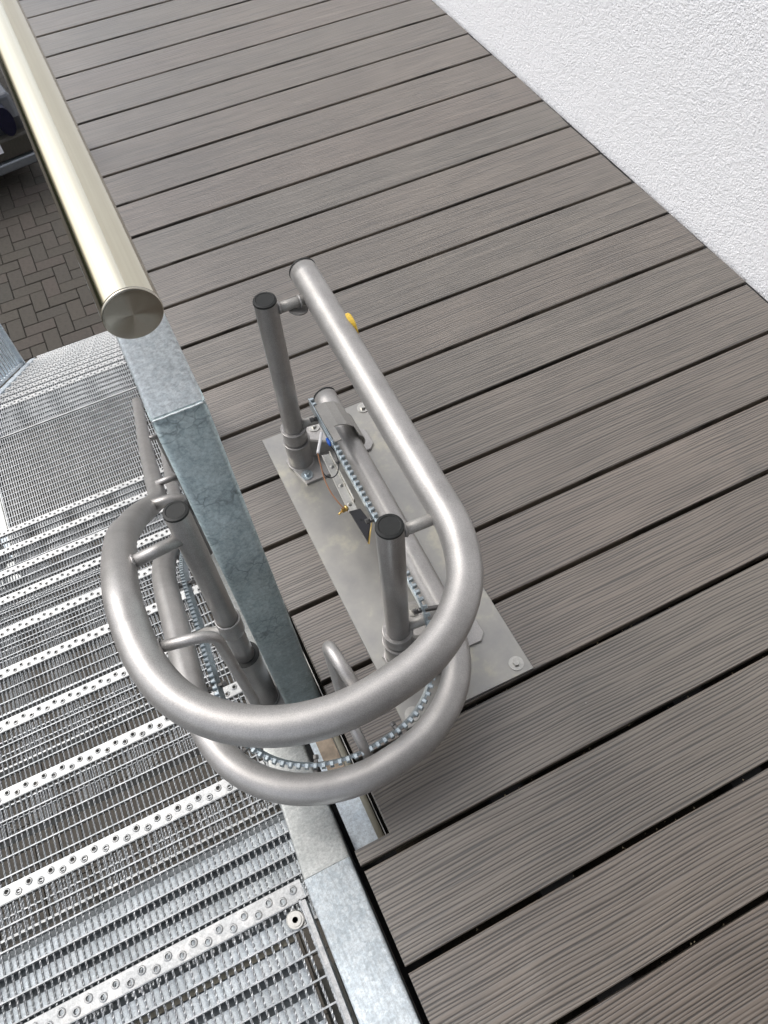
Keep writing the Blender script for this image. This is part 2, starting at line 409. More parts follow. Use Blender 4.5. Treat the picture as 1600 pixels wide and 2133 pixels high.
# crumbs of debris in the gaps
cr = MB()
for k in range(-3, 12):
    for _ in range(26):
        x = random.uniform(.1, 1.3); y = y0+k*PITCH+random.uniform(-.003, .003); s = random.uniform(.0007, .002)
        z = random.uniform(-.022, -.008)
        cr.add([(x-s, y-s, z), (x+s, y-s*.6, z), (x, y+s, z+s*.4), (x, y, z+s*1.6)], [(0, 1, 3), (1, 2, 3), (2, 0, 3), (0, 2, 1)])
tag(cr.build('gap_crumbs', simple('crumbs', (.20, .17, .11), .9, 0, 900, .7), deck), kind='stuff')
# steel ledge seen in the cut-out at the plank ends
lb = MB(); lb.box(-.0165, .026, .2235, 3.2, -.075, -.060)
l = lb.build('ledge_plate', GALV_SHEET, deck); l['label'] = 'pale galvanized ledge in the plank cut-out'
cb = MB(); cb.tube([(.031, .224, -.052), (.031, 3.2, -.052)], .006, 10); cb.build('ledge_lip', CREAM, deck)
cb = MB(); cb.box(.0385, .0395, .225, 3.2, -.06, -.026); cb.build('ledge_edge', STEEL, deck)
rb = MB(); rb.box(-.006, .024, .36, .445, -.0595, -.055)
rb.build('packing_plate', simple('rusty_packing', (.30, .24, .18), .5, .3, 60, .3), deck)

# ------------------------------------------------------------------ steel staircase
stair = empty('steel_staircase', (-.55, .2, 0)); tag(stair, 'galvanized steel staircase with grating treads and dimpled nosings descending left of the railing', 'staircase')
SO = Vector((-.55, .2, 0))
def spart(mb, name, mat, parent=None, loc=(0, 0, 0)):
    """mb holds world coordinates; the part is stored relative to the stair's empty"""
    me = mb.mesh(name, mat)
    return obj(name, me, parent or stair, (Vector(loc)-SO) if parent is None else Vector(loc))
SL = .75; XL, XR = -1.02, -.113
# stringer beside the deck: level piece, then the sloping piece
sec = rrect(.15, .08, .006)
p = MB(); p.tube([(-.068, -1.2, -.075), (-.068, .2175, -.075)], 1, section=[(a, b) for a, b in sec], smooth=True)
bb = spart(p, 'stringer', GALV_STR); bb['label'] = 'level stringer in a sky-lit tone with streaked zinc at the deck edge'
dirn = Vector((0, 1, -SL)).normalized(); nrm = Vector((0, SL, 1)).normalized()
a = Vector((-.068, .219, -.003))-nrm*.075; b = a+dirn*((3.5-.2)/dirn.y*1.0)*.78
p = MB(); p.tube([a, b], 1, section=sec); bb = spart(p, 'stringer', GALV_STR2); bb['label'] = 'sloping stringer in a low-light tone beside the newel post'
p = MB(); p.tube([(-1.06, -1.2, -.075), (-1.06, .21, -.075)], 1, section=sec); spart(p, 'stringer', GALV_STR)
p = MB(); a = Vector((-1.06, .25, -.12)); p.tube([a, a+dirn*2.9], 1, section=sec); spart(p, 'stringer', GALV_STR2)
# grating builder
BARP = .0365; RODP = .0122
UNDERS = STRIP = None
TW = [( .5, .5), (-.5, .5), (-.5, -.5), (.5, -.5)]
def grating(x0, x1, ya, yb_, detail=True, depth=.015):
    g = MB(); n = int(round((yb_-ya)/BARP))
    for i in range(n+1):
        y = ya+(yb_-ya)*i/n; g.box(x0, x1, y-.0013, y+.0013, -depth, -.0004)
    k = int((x1-x0)/RODP)
    for i in range(k+1):
        x = x0+.004+i*RODP
        if detail:
            m = int((yb_-ya)/.0045)+1
            g.tube([(x, ya+(yb_-ya)*q/m, -.0026) for q in range(m+1)], .0029, section=TW, caps=False, smooth=False, twist=2*math.pi/.034, roll=random.uniform(0, 3))
            g.box(x-.0006, x+.0006, ya, yb_, -.008, -.003)
        else: g.box(x-.0016, x+.0016, ya, yb_, -.008, 0)
    g.box(x0-.003, x0, ya-.0015, yb_+.0015, -depth, .0006); g.box(x1, x1+.003, ya-.0015, yb_+.0015, -depth, .0006)
    return g
def nosing_mesh(x0, x1, wd=.027):
    g = MB(); P = .0205; n = int((x1-x0)/P); seg = 12
    for i in range(n+1):
        xa = x0+i*P; xb = min(xa+P, x1)
        if xb-xa < P*.9:
            g.add([(xa, -wd/2, 0), (xb, -wd/2, 0), (xb, wd/2, 0), (xa, wd/2, 0)], [(0, 1, 2, 3)]); continue
        cx_ = (xa+xb)/2; cy_ = .0042 if i % 2 else -.0042
        sq = []
        for k in range(seg):
            an = 2*math.pi*(k+.5)/seg; dx, dy = math.cos(an), math.sin(an)
            t = min(((xb-cx_) if dx > 0 else (cx_-xa))/abs(dx), ((wd/2-cy_) if dy > 0 else (cy_+wd/2))/abs(dy))
            sq.append((cx_+dx*t, cy_+dy*t, 0))
        # move nearest points onto the corners
        for c in ((xa, -wd/2), (xb, -wd/2), (xb, wd/2), (xa, wd/2)):
            j = min(range(seg), key=lambda q: (sq[q][0]-c[0])**2+(sq[q][1]-c[1])**2); sq[j] = (c[0], c[1], 0)
        ring = lambda r, z: [(cx_+r*math.cos(2*math.pi*(k+.5)/seg), cy_+r*math.sin(2*math.pi*(k+.5)/seg), z) for k in range(seg)]
        rs = [sq, ring(.0072, .0), ring(.0052, .0016), ring(.0043, .0016), ring(.0040, -.004)]
        v = [q for r_ in rs for q in r_]
        f = [(q*seg+k, q*seg+(k+1) % seg, (q+1)*seg+(k+1) % seg, (q+1)*seg+k) for q in range(len(rs)-1) for k in range(seg)]
        g.add(v, f, False)
    g.box(x0, x1, wd/2-.0003, wd/2+.0017, -.032, -.0002)
    g.add([(x0, -wd/2, -.003), (x1, -wd/2, -.003), (x1, -wd/2, 0), (x0, -wd/2, 0)], [(0, 1, 2, 3)])
    return g
NOSE = nosing_mesh(XL, XR).mesh('nosing', GALV_NOSE)
# top landing of the stair, level with the deck
def flat(name, ya, yb_, z, x0, x1, nose=True, detail=True, nmesh=None):
    ye = yb_-.03 if nose else yb_; t_ = MB(); t_.prism([(x0-.006, ye), (x0-.006, ya-.006), (x1+.010, ya-.006), (x1+.010, ye), (x1+.0032, ye), (x1+.0032, ya-.0018), (x0-.0032, ya-.0018), (x0-.0032, ye)], -.035, .001)
    o = obj(name, t_.mesh(name, GALV_NOSE), stair, Vector((0, 0, z))-SO)
    g = grating(x0, x1, ya, yb_-(.028 if nose else 0), detail).mesh('grating', GALV_GRATE)
    q = obj('grating', g, o, (0, 0, 0)); q['kind'] = 'stuff'
    if nose: obj('nosing', nmesh or NOSE, o, (0, yb_-.0145, .0006))
    return o
flat('landing', -.72, .2225, 0, -1.02, -.1255)
TD = .295
gm = grating(XL, XR, -TD, -.028).mesh('grating', GALV_GRATE)
tf = MB(); tf.prism([(XL-.006, 0), (XL-.006, -TD-.004), (XR+.0062, -TD-.004), (XR+.0062, 0), (XR+.0034, 0), (XR+.0034, -TD-.0018), (XL-.0034, -TD-.0018), (XL-.0034, 0)], -.035, .001); tfm = tf.mesh('tread', GALV_NOSE)
def tread(y, z, dx=0.0, gme=None, nme=None, fme=None):
    o = obj('tread', fme or tfm, stair, Vector((dx, y, z))-SO)
    q = obj('grating', gme or gm, o); q['kind'] = 'stuff'
    obj('nosing', nme or NOSE, o, (0, -.0145, .0006)); return o
for k in range(1, 10): tread(.2225+.26*k, -.195*k)
# middle landing in two grating panels
Z2 = -1.95
flat('landing', 2.50, 3.335, Z2, -1.0, -.113, nose=False, detail=False)
nm2 = nosing_mesh(-1.0, -.113).mesh('nosing', GALV_NOSE)
flat('landing', 3.352, 3.589, Z2, -1.0, -.113, nose=True, detail=False, nmesh=nm2)
g2 = grating(-.985, -.113, -TD, -.028, False).mesh('grating', GALV_GRATE); n2 = nosing_mesh(-.985, -.113).mesh('nosing', GALV_NOSE)
tf2 = MB(); tf2.box(-.991, -.9882, -TD, 0, -.035, .001); tfm2 = tf2.mesh('tread', GALV_NOSE)
for j in range(1, 11): tread(3.589+.266*j, Z2-.2*j, 0, g2, n2, tfm2)
for X in (-1.035, -.07):
    p = MB(); a = Vector((X, 3.45, Z2-.03)); dd = Vector((0, .266, -.2)).normalized(); p.tube([a, a+dd*3.45], 1, section=rrect(.20, .055, .005)); spart(p, 'stringer', GALV_SHEET)
# landing edge beam and support seen at the left
p = MB(); p.box(-1.16, -1.012, 2.46, 3.35, Z2-.12, Z2-.10); p.box(-1.02, -1.012, 2.46, 3.35, Z2-.12, Z2-.004); spart(p, 'edge_beam', GALV_STR2)
p = MB(); p.prism([(-1.2, 2.62), (-1.03, 2.62), (-1.03, 2.80), (-1.2, 2.98)], Z2-.098, Z2-.09); spart(p, 'gusset_plate', GALV_SHEET)
# sheet and beam below the top landing: pale strips split so the grey gaps draw the bars' shadow bands
UNDERS = simple('shaded_grey_plate', (.22, .24, .25), .6, .2, 30, .2)  # grey stands for the shadow of the grating bars on the sheet
STRIP = mat_galv('lit_zinc_strip', (.72, .78, .82), (.80, .85, .88), 0, 40, .6, .1)  # pale tone stands for the lit part of the sheet
def lit_strips(x0, x1, ya, yb_, z, tread_, ymax=9):
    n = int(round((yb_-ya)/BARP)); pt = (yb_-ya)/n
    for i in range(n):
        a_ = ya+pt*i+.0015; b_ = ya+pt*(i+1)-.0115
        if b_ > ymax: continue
        m_ = MB(); m_.box(x0, x1, a_, b_, z-.001, z); spart(m_, 'lit_strip', STRIP)
p = MB(); p.box(-1.02, -.152, -.72, .19, -.040, -.034); q = spart(p, 'under_sheet', UNDERS); q['label'] = 'grey plate toned as bar shadow under the landing grating'
lit_strips(-1.02, -.152, -.72, .1945, -.0185, 0)
p = MB(); p.box(-1.02, -.116, .20, .388, -.234, -.229); q = spart(p, 'under_sheet', UNDERS); q['label'] = 'grey plate toned as bar shadow under the first tread'
lit_strips(-1.02, -.116, .1875, .4545, -.2135, 1, .388)
p = MB(); p.box(-.150, -.114, -.9, .10, -.15, -.06); spart(p, 'under_beam', simple('weathered_beam', (.17, .165, .145), .8, .1, 60, .25, .3))
p = MB(); p.box(-1.02, -.155, .150, .160, -.0312, -.0306); spart(p, 'cross_beam', simple('tan_beam', (.42, .38, .30), .7, .1, 60, .2))
# the washer and bolt holding the landing grating
p = MB(); p.lathe((-.140, .172, -.001), [(.0145, 0), (.0145, .002), (.0125, .0035)], 28); p.lathe((-.140, .172, .0025), [(.0095, 0), (.0095, .002), (.0045, .002), (.004, -.0005)], 24)
spart(p, 'bolt', STEEL)

# ------------------------------------------------------------------ guard railing: round handrail, top beam, newel post
gr = empty('guard_railing', (.0035, .485, 0)); GO = Vector((.0035, .485, 0))
tag(gr, 'guard railing with thick round stainless handrail over a galvanized beam and newel post', 'railing')
def part(mb, name, mat, root, O, parent=None):
    for i, v in enumerate(mb.v): mb.v[i] = tuple(Vector(v)-O)
    return obj(name, mb.mesh(name, mat), parent or root)
p = MB(); n = 12; HZ = .93
for i in range(1): p.tube([(0, .492+4.6*q/n, HZ) for q in range(n+1)], .0226, 48, caps=False)
me = p
# handrail mesh keeps local Z along its length so that the brushing runs around the axis
def along_y(build, name, mat, loc, parent, O):
    mb = MB(); build(mb); ob = obj(name, mb.mesh(name, mat), parent, Vector(loc)-O)
    ob.rotation_euler = (R(-90), 0, 0); return ob      # local +Z -> world +Y
hr = along_y(lambda m: m.tube([(0, 0, 4.6*q/12) for q in range(13)], .0226, 64, caps=False), 'handrail', HANDRAIL, (.0005, .470, HZ), gr, GO)
def capb(m):
    m.lathe((0, 0, 0), [(.0003, -.0008), (.005, -.0008), (.011, -.0008), (.017, -.0008), (.0216, -.0008), (.0218, -.00079), (.0227, -.0001), (.0228, .0008), (.0228, .0022)], 64, smooth=True)
cm = MB(); capb(cm); ce = obj('end_cap', cm.mesh('end_cap', ENDCAP), hr, (0, 0, 0))
sw, sh = .062, .040
sct = rrect(sh, sw, .007, 5)
p = MB(); p.tube([(.0035, .5835, .68), (.0035, 4.9, .68)], 1, section=sct)
part(p, 'top_beam', GALV_BEAM, gr, GO)
tp = Vector((.0035, .5815, .699)); bt = Vector((.0035, .467, -.12)); dv_ = (bt-tp).normalized(); off = Vector((0, 1, 0)); off = (off-dv_*off.dot(dv_)).normalized()*.02
p = MB(); p.tube([tp+off, bt+off], 1, section=[(a_, b_) for a_, b_ in rrect(.04, .062, .007, 5)])
part(p, 'newel_post', GALV_POST, gr, GO)
p = MB(); p.tube([Vector((-.026+.0044*k, .5795+.0003*math.sin(k*1.7), .6995)) for k in range(14)], .0009, 8); part(p, 'weld_seam', GALV_BEAM, gr, GO)
for y in (1.2, 2.4, 3.6):
    p = MB(); p.cyl((0, y, .70), (0, y, .912), .007, 12); part(p, 'handrail_bracket', STEEL, gr, GO)
    p = MB(); p.box(-.024, .031, y-.02, y+.02, -.10, .66); part(p, 'post', GALV_POST, gr, GO)

# ------------------------------------------------------------------ stairlift guide rails
lift = empty('stairlift_rail', (.27, .7, 0)); LO = Vector((.27, .7, 0))
tag(lift, 'silver grey curved double tube stairlift guide rail looping round the newel post', 'stairlift rail')
CX, CY = .0595, .5125
RT = [(0, .2215), (20, .229), (35, .2355), (48, .2335), (62, .2285), (81, .2195), (102, .2205), (120, .2235), (138, .226), (152, .2255), (165, .2215), (180, .2185)]
def rad(deg):
    for (a, b), (c, d) in zip(RT, RT[1:]):
        if deg <= c:
            t = (deg-a)/(c-a); t = t*t*(3-2*t); return b+(d-b)*t
    return RT[-1][1]
def plan(z, straight, inset=0.0):
    pts = spline(straight, 5)[:-1]
    for k in range(0, 49):
        an = -math.pi*k/48; r = rad(180*k/48)-inset; pts.append(Vector((CX+r*math.cos(an), CY+r*math.sin(an), z)))
    out = [p.copy() for p in pts]
    for _ in range(3):
        for q in range(1, len(out)-1): out[q] = (out[q-1]+out[q]*2+out[q+1])*.25
    return out
up = plan(.43, [(.295, 1.030, .43), (.2915, .905, .43), (.288, .764, .43), (.2845, .638, .43), (.2815, .5125, .43)])
up_tail = [(-.158, .56, .430), (-.156, .64, .388), (-.154, .746, .302), (-.152, .838, .198), (-.147, .950, .070), (-.139, 1.11, -.125), (-.133, 1.26, -.305), (-.132, 1.345, -.385), (-.135, 1.50, -.505), (-.145, 1.98, -.885), (-.150, 2.487, -1.29), (-.153, 2.88, -1.59)]
upper_pts = up[:-1]+spline([up[-1]]+up_tail, 7)
lo = plan(.10, [(.295, 1.030, .10), (.289, .89, .10), (.286, .723, .10), (.2845, .628, .10), (.2815, .5125, .10)])
lo_tail = [(-.157, .585, .082), (-.155, .72, .022), (-.155, .829, -.032), (-.153, .90, -.078), (-.146, .985, -.155), (-.138, 1.12, -.330), (-.133, 1.25, -.495), (-.129, 1.42, -.70), (-.129, 1.65, -.915), (-.130, 2.0, -1.23), (-.131, 2.5, -1.66), (-.131, 2.95, -2.05)]
lower_pts = lo[:-1]+spline([lo[-1]]+lo_tail, 7)
TR = .0245
def lpart(mb, name, mat, parent=None): return part(mb, name, mat, lift, LO, parent)
p = MB(); p.tube(upper_pts, TR, 32); urail = lpart(p, 'upper_rail', PAINT)
p = MB(); p.tube(lower_pts, TR, 32); lrail = lpart(p, 'lower_rail', PAINT)
for zz, par in ((.43, urail), (.10, lrail)):
    p = MB(); p.lathe((.2951, 1.0302, zz), [(TR+.0004, 0), (TR+.0006, .004), (TR-.004, .007)], 28, (0, 1, 0), True); lpart(p, 'rail_end_cap', BLACKCAP, par)
# toothed rack on the inside of the lower rail
def inner(path, d, dz):
    out = []
    for i, q in enumerate(path):
        a = Vector(path[max(0, i-1)]); b = Vector(path[min(len(path)-1, i+1)]); t = (b-a); t.z = 0; t.normalize()
        out.append(Vector(q)+Vector((t.y, -t.x, 0))*d+Vector((0, 0, dz)))
    return out
rk = [q-Vector((.005*max(0, (q.y-.6)/.4) if q.x > .1 else 0, 0, 0)) for q in inner(lower_pts, .0395, 0)]
def rdz(q):
    if q.x > 0 and q.y > CY-.02: return .065
    if q.x > 0 and q.y > .36: return .065-.077*min(1, (CY-.02-q.y)/(CY-.02-.36))
    return -.012
rk = [Vector((q.x, q.y, q.z+rdz(q))) for q in rk if not (q.x > .1 and q.y > .992)]
rs = resample(rk, .0065)
p = MB(); p.tube(rs, 1, section=[(.004, .0022), (-.012, .0022), (-.012, -.0022), (.004, -.0022)], smooth=False)
rack = lpart(p, 'toothed_rack', ZINC)
tm = MB(); tm.prism([(-.0036, -.0045), (.0036, -.0045), (.0030, .0045), (-.0030, .0045)], -.003, .0058, .0012); tme = tm.mesh('rack_tooth', ZINC)
nt = 0
for i in range(1, len(rs)-1, 2):
    if nt >= 298: break
    t = (rs[i+1]-rs[i-1]).normalized(); z_ = (Vector((0, 0, 1))-t*t.z).normalized(); x_ = t; y_ = z_.cross(x_)
    m = Matrix((x_, y_, z_)).transposed().to_4x4(); side = y_*(.0032); m.translation = rs[i]+side-LO+z_*.003
    o = obj('rack_tooth', tme, rack); o.matrix_local = m; nt += 1
# rack standoffs with screws
cum = 0; last = Vector(rs[0]); want = [.045, .305, .50, .575, .72, .86, .98, 1.10, 1.25, 1.42, 1.6, 1.8, 2.0, 2.25, 2.5]
for i in range(1, len(rs)-1):
    cum += (rs[i]-last).length; last = Vector(rs[i])
    if want and cum >= want[0]:
        want.pop(0); t = (rs[i+1]-rs[i-1]); t.z = 0; t.normalize(); outw = Vector((-t.y, t.x, 0))
        c_ = rs[i]-Vector((0, 0, .004)); fr = [c_-outw*.009, c_+outw*.030-Vector((0, 0, .02 if c_.z > .13 else -.004))]
        p = MB(); p.tube(fr, .0040, section=[(1, .8), (-1, .8), (-1, -.8), (1, -.8)], smooth=False)
        q = lpart(p, 'rack_standoff', DARKSTEEL); bevel(q, .0008, 1)
        p = MB(); p.tube([c_-outw*.010, c_-outw*.0165], .0048, 6, smooth=False); lpart(p, 'standoff_screw', DARKSTEEL, q)
# posts
def ringp(a, b, t): return a.lerp(b, t)
def post(base, top, levels, name='rail_post'):
    a = Vector(base); b = Vector(top); ax = (b-a).normalized()
    p = MB()
    for (z0, z1, r) in levels: p.tube([a+ax*z0, a+ax*z1], r, 32)
    o = lpart(p, name, PAINT_POST); bevel(o, .0012, 2, 50)
    L = (b-a).length
    p = MB(); p.lathe(a+ax*L, [(levels[-1][2]+.0003, -.001), (levels[-1][2]-.0003, .0022), (levels[-1][2]-.004, .0034), (levels[-1][2]-.0052, .0026)], 32, ax, False); lpart(p, 'post_cap', BLACKCAP, o)
    return o, a, ax, L
def weld(parent, a, b, r):
    p = MB(); pts = []
    a = Vector(a); ax = Vector(b).normalized(); u = ax.orthogonal().normalized(); v = ax.cross(u)
    for k in range(25): an = 2*math.pi*k/24; pts.append(a+(u*math.cos(an)+v*math.sin(an))*(r+.0008)+ax*.0006*math.sin(an*9))
    p.tube(pts, .0021, 8, caps=False); lpart(p, 'weld_bead', PAINT, parent)
for bx, by, tx, ty in ((.2005, .968, .2045, .972), (.193, .480, .1965, .487)):
    o, a, ax, L = post((bx, by, .010), (tx, ty, .45), [(0, .070, .0262), (.071, .074, .0285), (.076, .108, .0245), (.1085, .112, .0265), (.112, .44, .0198)])
    weld(o, a+ax*.002, ax, .0262); weld(o, a+ax*.110, ax, .0215)
    # sheet foot plate and its bolts
    yy = by
    p = MB(); p.prism([(bx-.030, yy+.012), (bx-.012, yy-.062), (bx+.055, yy-.062), (bx+.062, yy-.040), (bx+.145, yy-.042), (bx+.157, yy-.030), (bx+.157, yy+.010), (bx+.145, yy+.022), (bx+.080, yy+.040), (bx+.075, yy+.085), (bx+.045, yy+.090), (bx-.010, yy+.035)], .0065, .0125, .001)
    f = lpart(p, 'foot_plate', PAINT, o)
    for (dx, dy, mt) in ((-.003, -.043, ZINC), (.060, .068, STEEL)):
        p = MB(); p.lathe((bx+dx, yy+dy, .0125), [(.0125, 0), (.0125, .0022), (.006, .0023)], 24); p.lathe((bx+dx, yy+dy, .0148), [(.0052, 0), (.0052, .005), (.0045, .0056)], 6)
        lpart(p, 'foot_bolt', mt, o)
    # side tube under the rack, going to the lower rail
    p = MB(); p.tube([Vector((bx+.015, by, .125)), Vector((.283, by-.004, .118))], .0095, 16); lpart(p, 'rail_strut', PAINT_FLAT)
    p = MB(); p.tube([Vector((tx+.012, ty, .426)), Vector((.275, ty-.003, .426))], .0088, 18); q = lpart(p, 'rail_strut', PAINT_FLAT)
    weld(q, (tx+.021, ty, .426), (1, 0, 0), .0085); weld(q, (.2625, ty-.003, .426), (1, 0, 0), .0085)
    # gusset under the base
    p = MB(); p.add([(bx+.02, by-.003, .0125), (bx+.10, by-.003, .0125), (bx+.02, by-.003, .07), (bx+.02, by+.003, .0125), (bx+.10, by+.003, .0125), (bx+.02, by+.003, .07)], [(0, 1, 2), (5, 4, 3), (0, 3, 4, 1), (1, 4, 5, 2), (2, 5, 3, 0)]); lpart(p, 'gusset', PAINT_FLAT, o)
# welded washer disc by the first strut
p = MB(); cD = Vector((.256, .968, .412)); p.lathe(cD, [(.0175, 0), (.0175, .003)], 28, (.25, 0, 1)); q = lpart(p, 'strut_disc', PAINT)
# post on the stair side
o3, a, ax, L = post((-.0605, .572, -.125), (-.0525, .640, .455), [(0, .175, .0262), (.176, .262, .0178), (.262, .300, .0212), (.3005, .583, .0182)])
o3.name = 'rail_post'
weld(o3, a+ax*.002, ax, .0262); weld(o3, a+ax*.300, ax, .019)
p = MB(); p.lathe(a+ax*.1755, [(.0268, 0), (.0268, .0012), (.020, .0012)], 32, ax); lpart(p, 'post_gap_ring', BLACKCAP, o3)
p = MB(); p.prism([(-.098, .515), (-.030, .515), (-.022, .53), (-.022, .62), (-.095, .62)], -.133, -.126, .001); q = lpart(p, 'foot_plate', PAINT_FLAT, o3)
p = MB(); p.lathe((-.034, .535, -.126), [(.008, 0), (.008, .002), (.005, .0021), (.005, .006), (.0035, .0075)], 18); lpart(p, 'foot_bolt', STEEL, o3)
# struts of that post
p = MB(); p.tube([Vector((-.062, .628, .408)), Vector((-.143, .625, .404))], .0095, 18); q = lpart(p, 'rail_strut', PAINT)
weld(q, (-.133, .625, .404), (1, 0, 0), .0095)
p = MB(); p.tube([Vector((-.062, .60, .145)), Vector((-.105, .66, .06)), Vector((-.150, .70, -.02))], .0085, 16); lpart(p, 'rail_strut', PAINT_FLAT)
# bent round bars joining the two rails
def cbar(pts, r=.0078, f=.022, mat=None):
    p = MB(); p.tube(fillet(pts, f, 7), r, 18); return lpart(p, 'joining_bar', mat or PAINT)
q = cbar([(-.142, .478, .424), (-.066, .462, .424), (-.066, .462, .135), (-.100, .435, .075)], .0078, .026, PAINT)
weld(q, (-.134, .477, .424), (1, -.2, 0), .009)
q = cbar([(.066, .312, .424), (.058, .385, .424), (.058, .385, .115), (.062, .318, .085)], .0085, .022)
q = cbar([(-.141, 1.06, -.055), (-.060, 1.05, -.055), (-.060, 1.06, -.33), (-.125, 1.08, -.28)], .0135, .03, PAINT_POST)
q = cbar([(-.125, 1.37, -.38), (-.060, 1.37, -.38), (-.060, 1.40, -.62)], .0095, .03)
q = cbar([(-.145, 2.0, -.90), (-.095, 2.0, -.90), (-.095, 2.02, -1.15)], .010, .02)
# saddle clamp over the lower rail near its end
p = MB(); NN = 14; arc = []
for k in range(NN+1):
    an = R(50-75*k/NN); arc.append((.2905+.0285*math.cos(an), .10+.0285*math.sin(an)))
prof = [(.2475, .1775), (.270, .1768), (.288, .1690), (.3015, .1540)]+arc
prof2 = [(x_, z_+.0028) if i < 4 else (.2905+(x_-.2905)*1.1, .10+(z_-.10)*1.1) for i, (x_, z_) in enumerate(prof)]
ya, yb_ = .888, .952; nP = len(prof)
vs = [(x_, y_, z_) for y_ in (ya, yb_) for (x_, z_) in prof]+[(x_, y_, z_) for y_ in (ya, yb_) for (x_, z_) in prof2]
fs = []
for i in range(nP-1):
    fs += [(i, nP+i, nP+i+1, i+1), (2*nP+i, 2*nP+i+1, 3*nP+i+1, 3*nP+i), (i, i+1, 2*nP+i+1, 2*nP+i), (nP+i, 3*nP+i, 3*nP+i+1, nP+i+1)]
fs += [(0, 2*nP, 3*nP, nP), (nP-1, 2*nP-1, 4*nP-1, 3*nP-1)]
p.add(vs, fs); clamp = lpart(p, 'saddle_clamp', PAINT_FLAT); bevel(clamp, .0006, 1)
p = MB(); p.prism([(.2480, .853), (.2620, .853), (.2620, .8882), (.2480, .8882)], .1772, .1800); lpart(p, 'clamp_tab', PAINT_FLAT, clamp)
p = MB(); p.box(.2450, .2462, .856, .975, .150, .1795); lpart(p, 'clamp_flange', ZINC, clamp)
# contact strip, contact wedge, cables
cs = MB()
def quad_slab(m, q, z0, z1): m.prism(q, z0, z1, .0006)
p = MB(); quad_slab(p, [(.2155, .728), (.2325, .724), (.2375, .868), (.2225, .872)], .128, .1315); strip = lpart(p, 'contact_strip', STEEL)
p = MB(); quad_slab(p, [(.2335, .745), (.2360, .745), (.2395, .868), (.2375, .868)], .128, .140); lpart(p, 'strip_flange', STEEL, strip)
for (x_, y_) in ((.2300, .838), (.2275, .790), (.2245, .744)):
    p = MB(); p.lathe((x_, y_, .1316), [(.0048, 0), (.0048, .0018), (.003, .0034)], 16); p.lathe((x_, y_, .135), [(.0022, 0), (.0022, .0018)], 6); lpart(p, 'strip_screw', STEEL, strip)
p = MB(); p.prism([(.2165, .7275), (.2370, .7235), (.2415, .690), (.2195, .654)], .130, .136, .001); wd_ = lpart(p, 'contact_wedge', NAVY, strip)
p = MB(); p.prism([(.2190, .6545), (.2415, .688), (.2450, .690), (.2215, .6515)], .1262, .1300, .0005); lpart(p, 'wedge_contact', BRASS, wd_)
p = MB(); p.lathe((.228, .700, .1361), [(.0022, 0), (.0022, .0003)], 14); lpart(p, 'wedge_hole', UNDER, wd_)
p = MB(); bx_ = Vector((.2165, .733, .140)); p.tube([bx_, bx_+Vector((-.013, -.002, 0))], .0042, 6, smooth=False); p.tube([bx_+Vector((-.012, -.002, 0)), bx_+Vector((-.021, -.006, 0))], .0019, 12); p.tube([bx_+Vector((-.002, 0, 0)), bx_+Vector((-.005, 0, 0))], .0062, 14)
lpart(p, 'brass_terminal', BRASS, strip)
p = MB(); p.tube(spline([(.2110, .852, .168), (.2065, .83, .158), (.2015, .80, .15), (.201, .772, .148), (.2045, .748, .146), (.209, .733, .142)], 6), .0012, 8); lpart(p, 'brown_wire', COPPERW)
p = MB(); p.tube(spline([(.2365, .893, .170), (.224, .872, .170), (.2110, .852, .168)], 4), .0031, 12); lpart(p, 'wire_sleeve', WHITEP)
p = MB(); p.tube(spline([(.240, .858, .166), (.243, .845, .158), (.240, .825, .150), (.229, .808, .146), (.215, .804, .146), (.206, .815, .150), (.207, .835, .158), (.211, .852, .166)], 6), .0011, 8); lpart(p, 'black_wire', BLACKW)
p = MB(); p.tube([(.2405, .876, .168), (.2398, .866, .168), (.2396, .858, .167)], .003, 10, radii=[.0028, .0036, .0022]); lpart(p, 'blue_terminal', BLUEP)
# yellow plug at the right flank of the upper rail
p = MB()
p.lathe((.3065, .874, .425), [(.0225, 0), (.0225, .010), (.0205, .012)], 28, (1, 0, 0)); lpart(p, 'yellow_plug', YELLOW, urail)
# steel plate screwed to the deck below the lift rail
p = MB(); p.prism([(.146, 1.062), (.1435, .356), (.396, .352), (.3965, 1.058)], .0012, .0062, .0008); plate = lpart(p, 'deck_plate', PLATE)
for (x_, y_) in ((.380, 1.040), (.3725, .3735), (.165, .375)):
    p = MB(); p.lathe((x_, y_, .0062), [(.0135, 0), (.0135, .0018), (.0075, .0019)], 28); p.lathe((x_, y_, .0081), [(.0068, 0), (.0068, .0048), (.0058, .0056)], 6); lpart(p, 'plate_bolt', STEEL, plate)

# ------------------------------------------------------------------ baluster railing of the lower flight
br = empty('baluster_railing', (-1.08, 5.9, -3.7)); BO = Vector((-1.08, 5.9, -3.7))
tag(br, 'blue grey steel baluster railing along the outer side of the lower flight', 'railing')
p = MB(); p.tube([(-1.085, 3.7, -2.02), (-1.085, 5.93, -3.70)], 1, section=rrect(.022, .030, .003)); part(p, 'bottom_rail', GALV_SHEET, br, BO)
p = MB(); p.tube([(-1.085, 3.7, -1.12), (-1.085, 5.93, -2.80)], 1, section=rrect(.03, .04, .003)); part(p, 'top_rail', GALV_SHEET, br, BO)
for k in range(16):
    y = 5.80-.125*k; z = -3.70+(5.93-y)*.7534
    p = MB(); p.box(-1.093, -1.077, y-.013, y+.013, z, z+.9); part(p, 'baluster', GALV_SHEET, br, BO)
p = MB(); p.box(-1.115, -1.06, 5.915, 5.965, GZ, -2.78); part(p, 'railing_post', GALV_SHEET, br, BO)

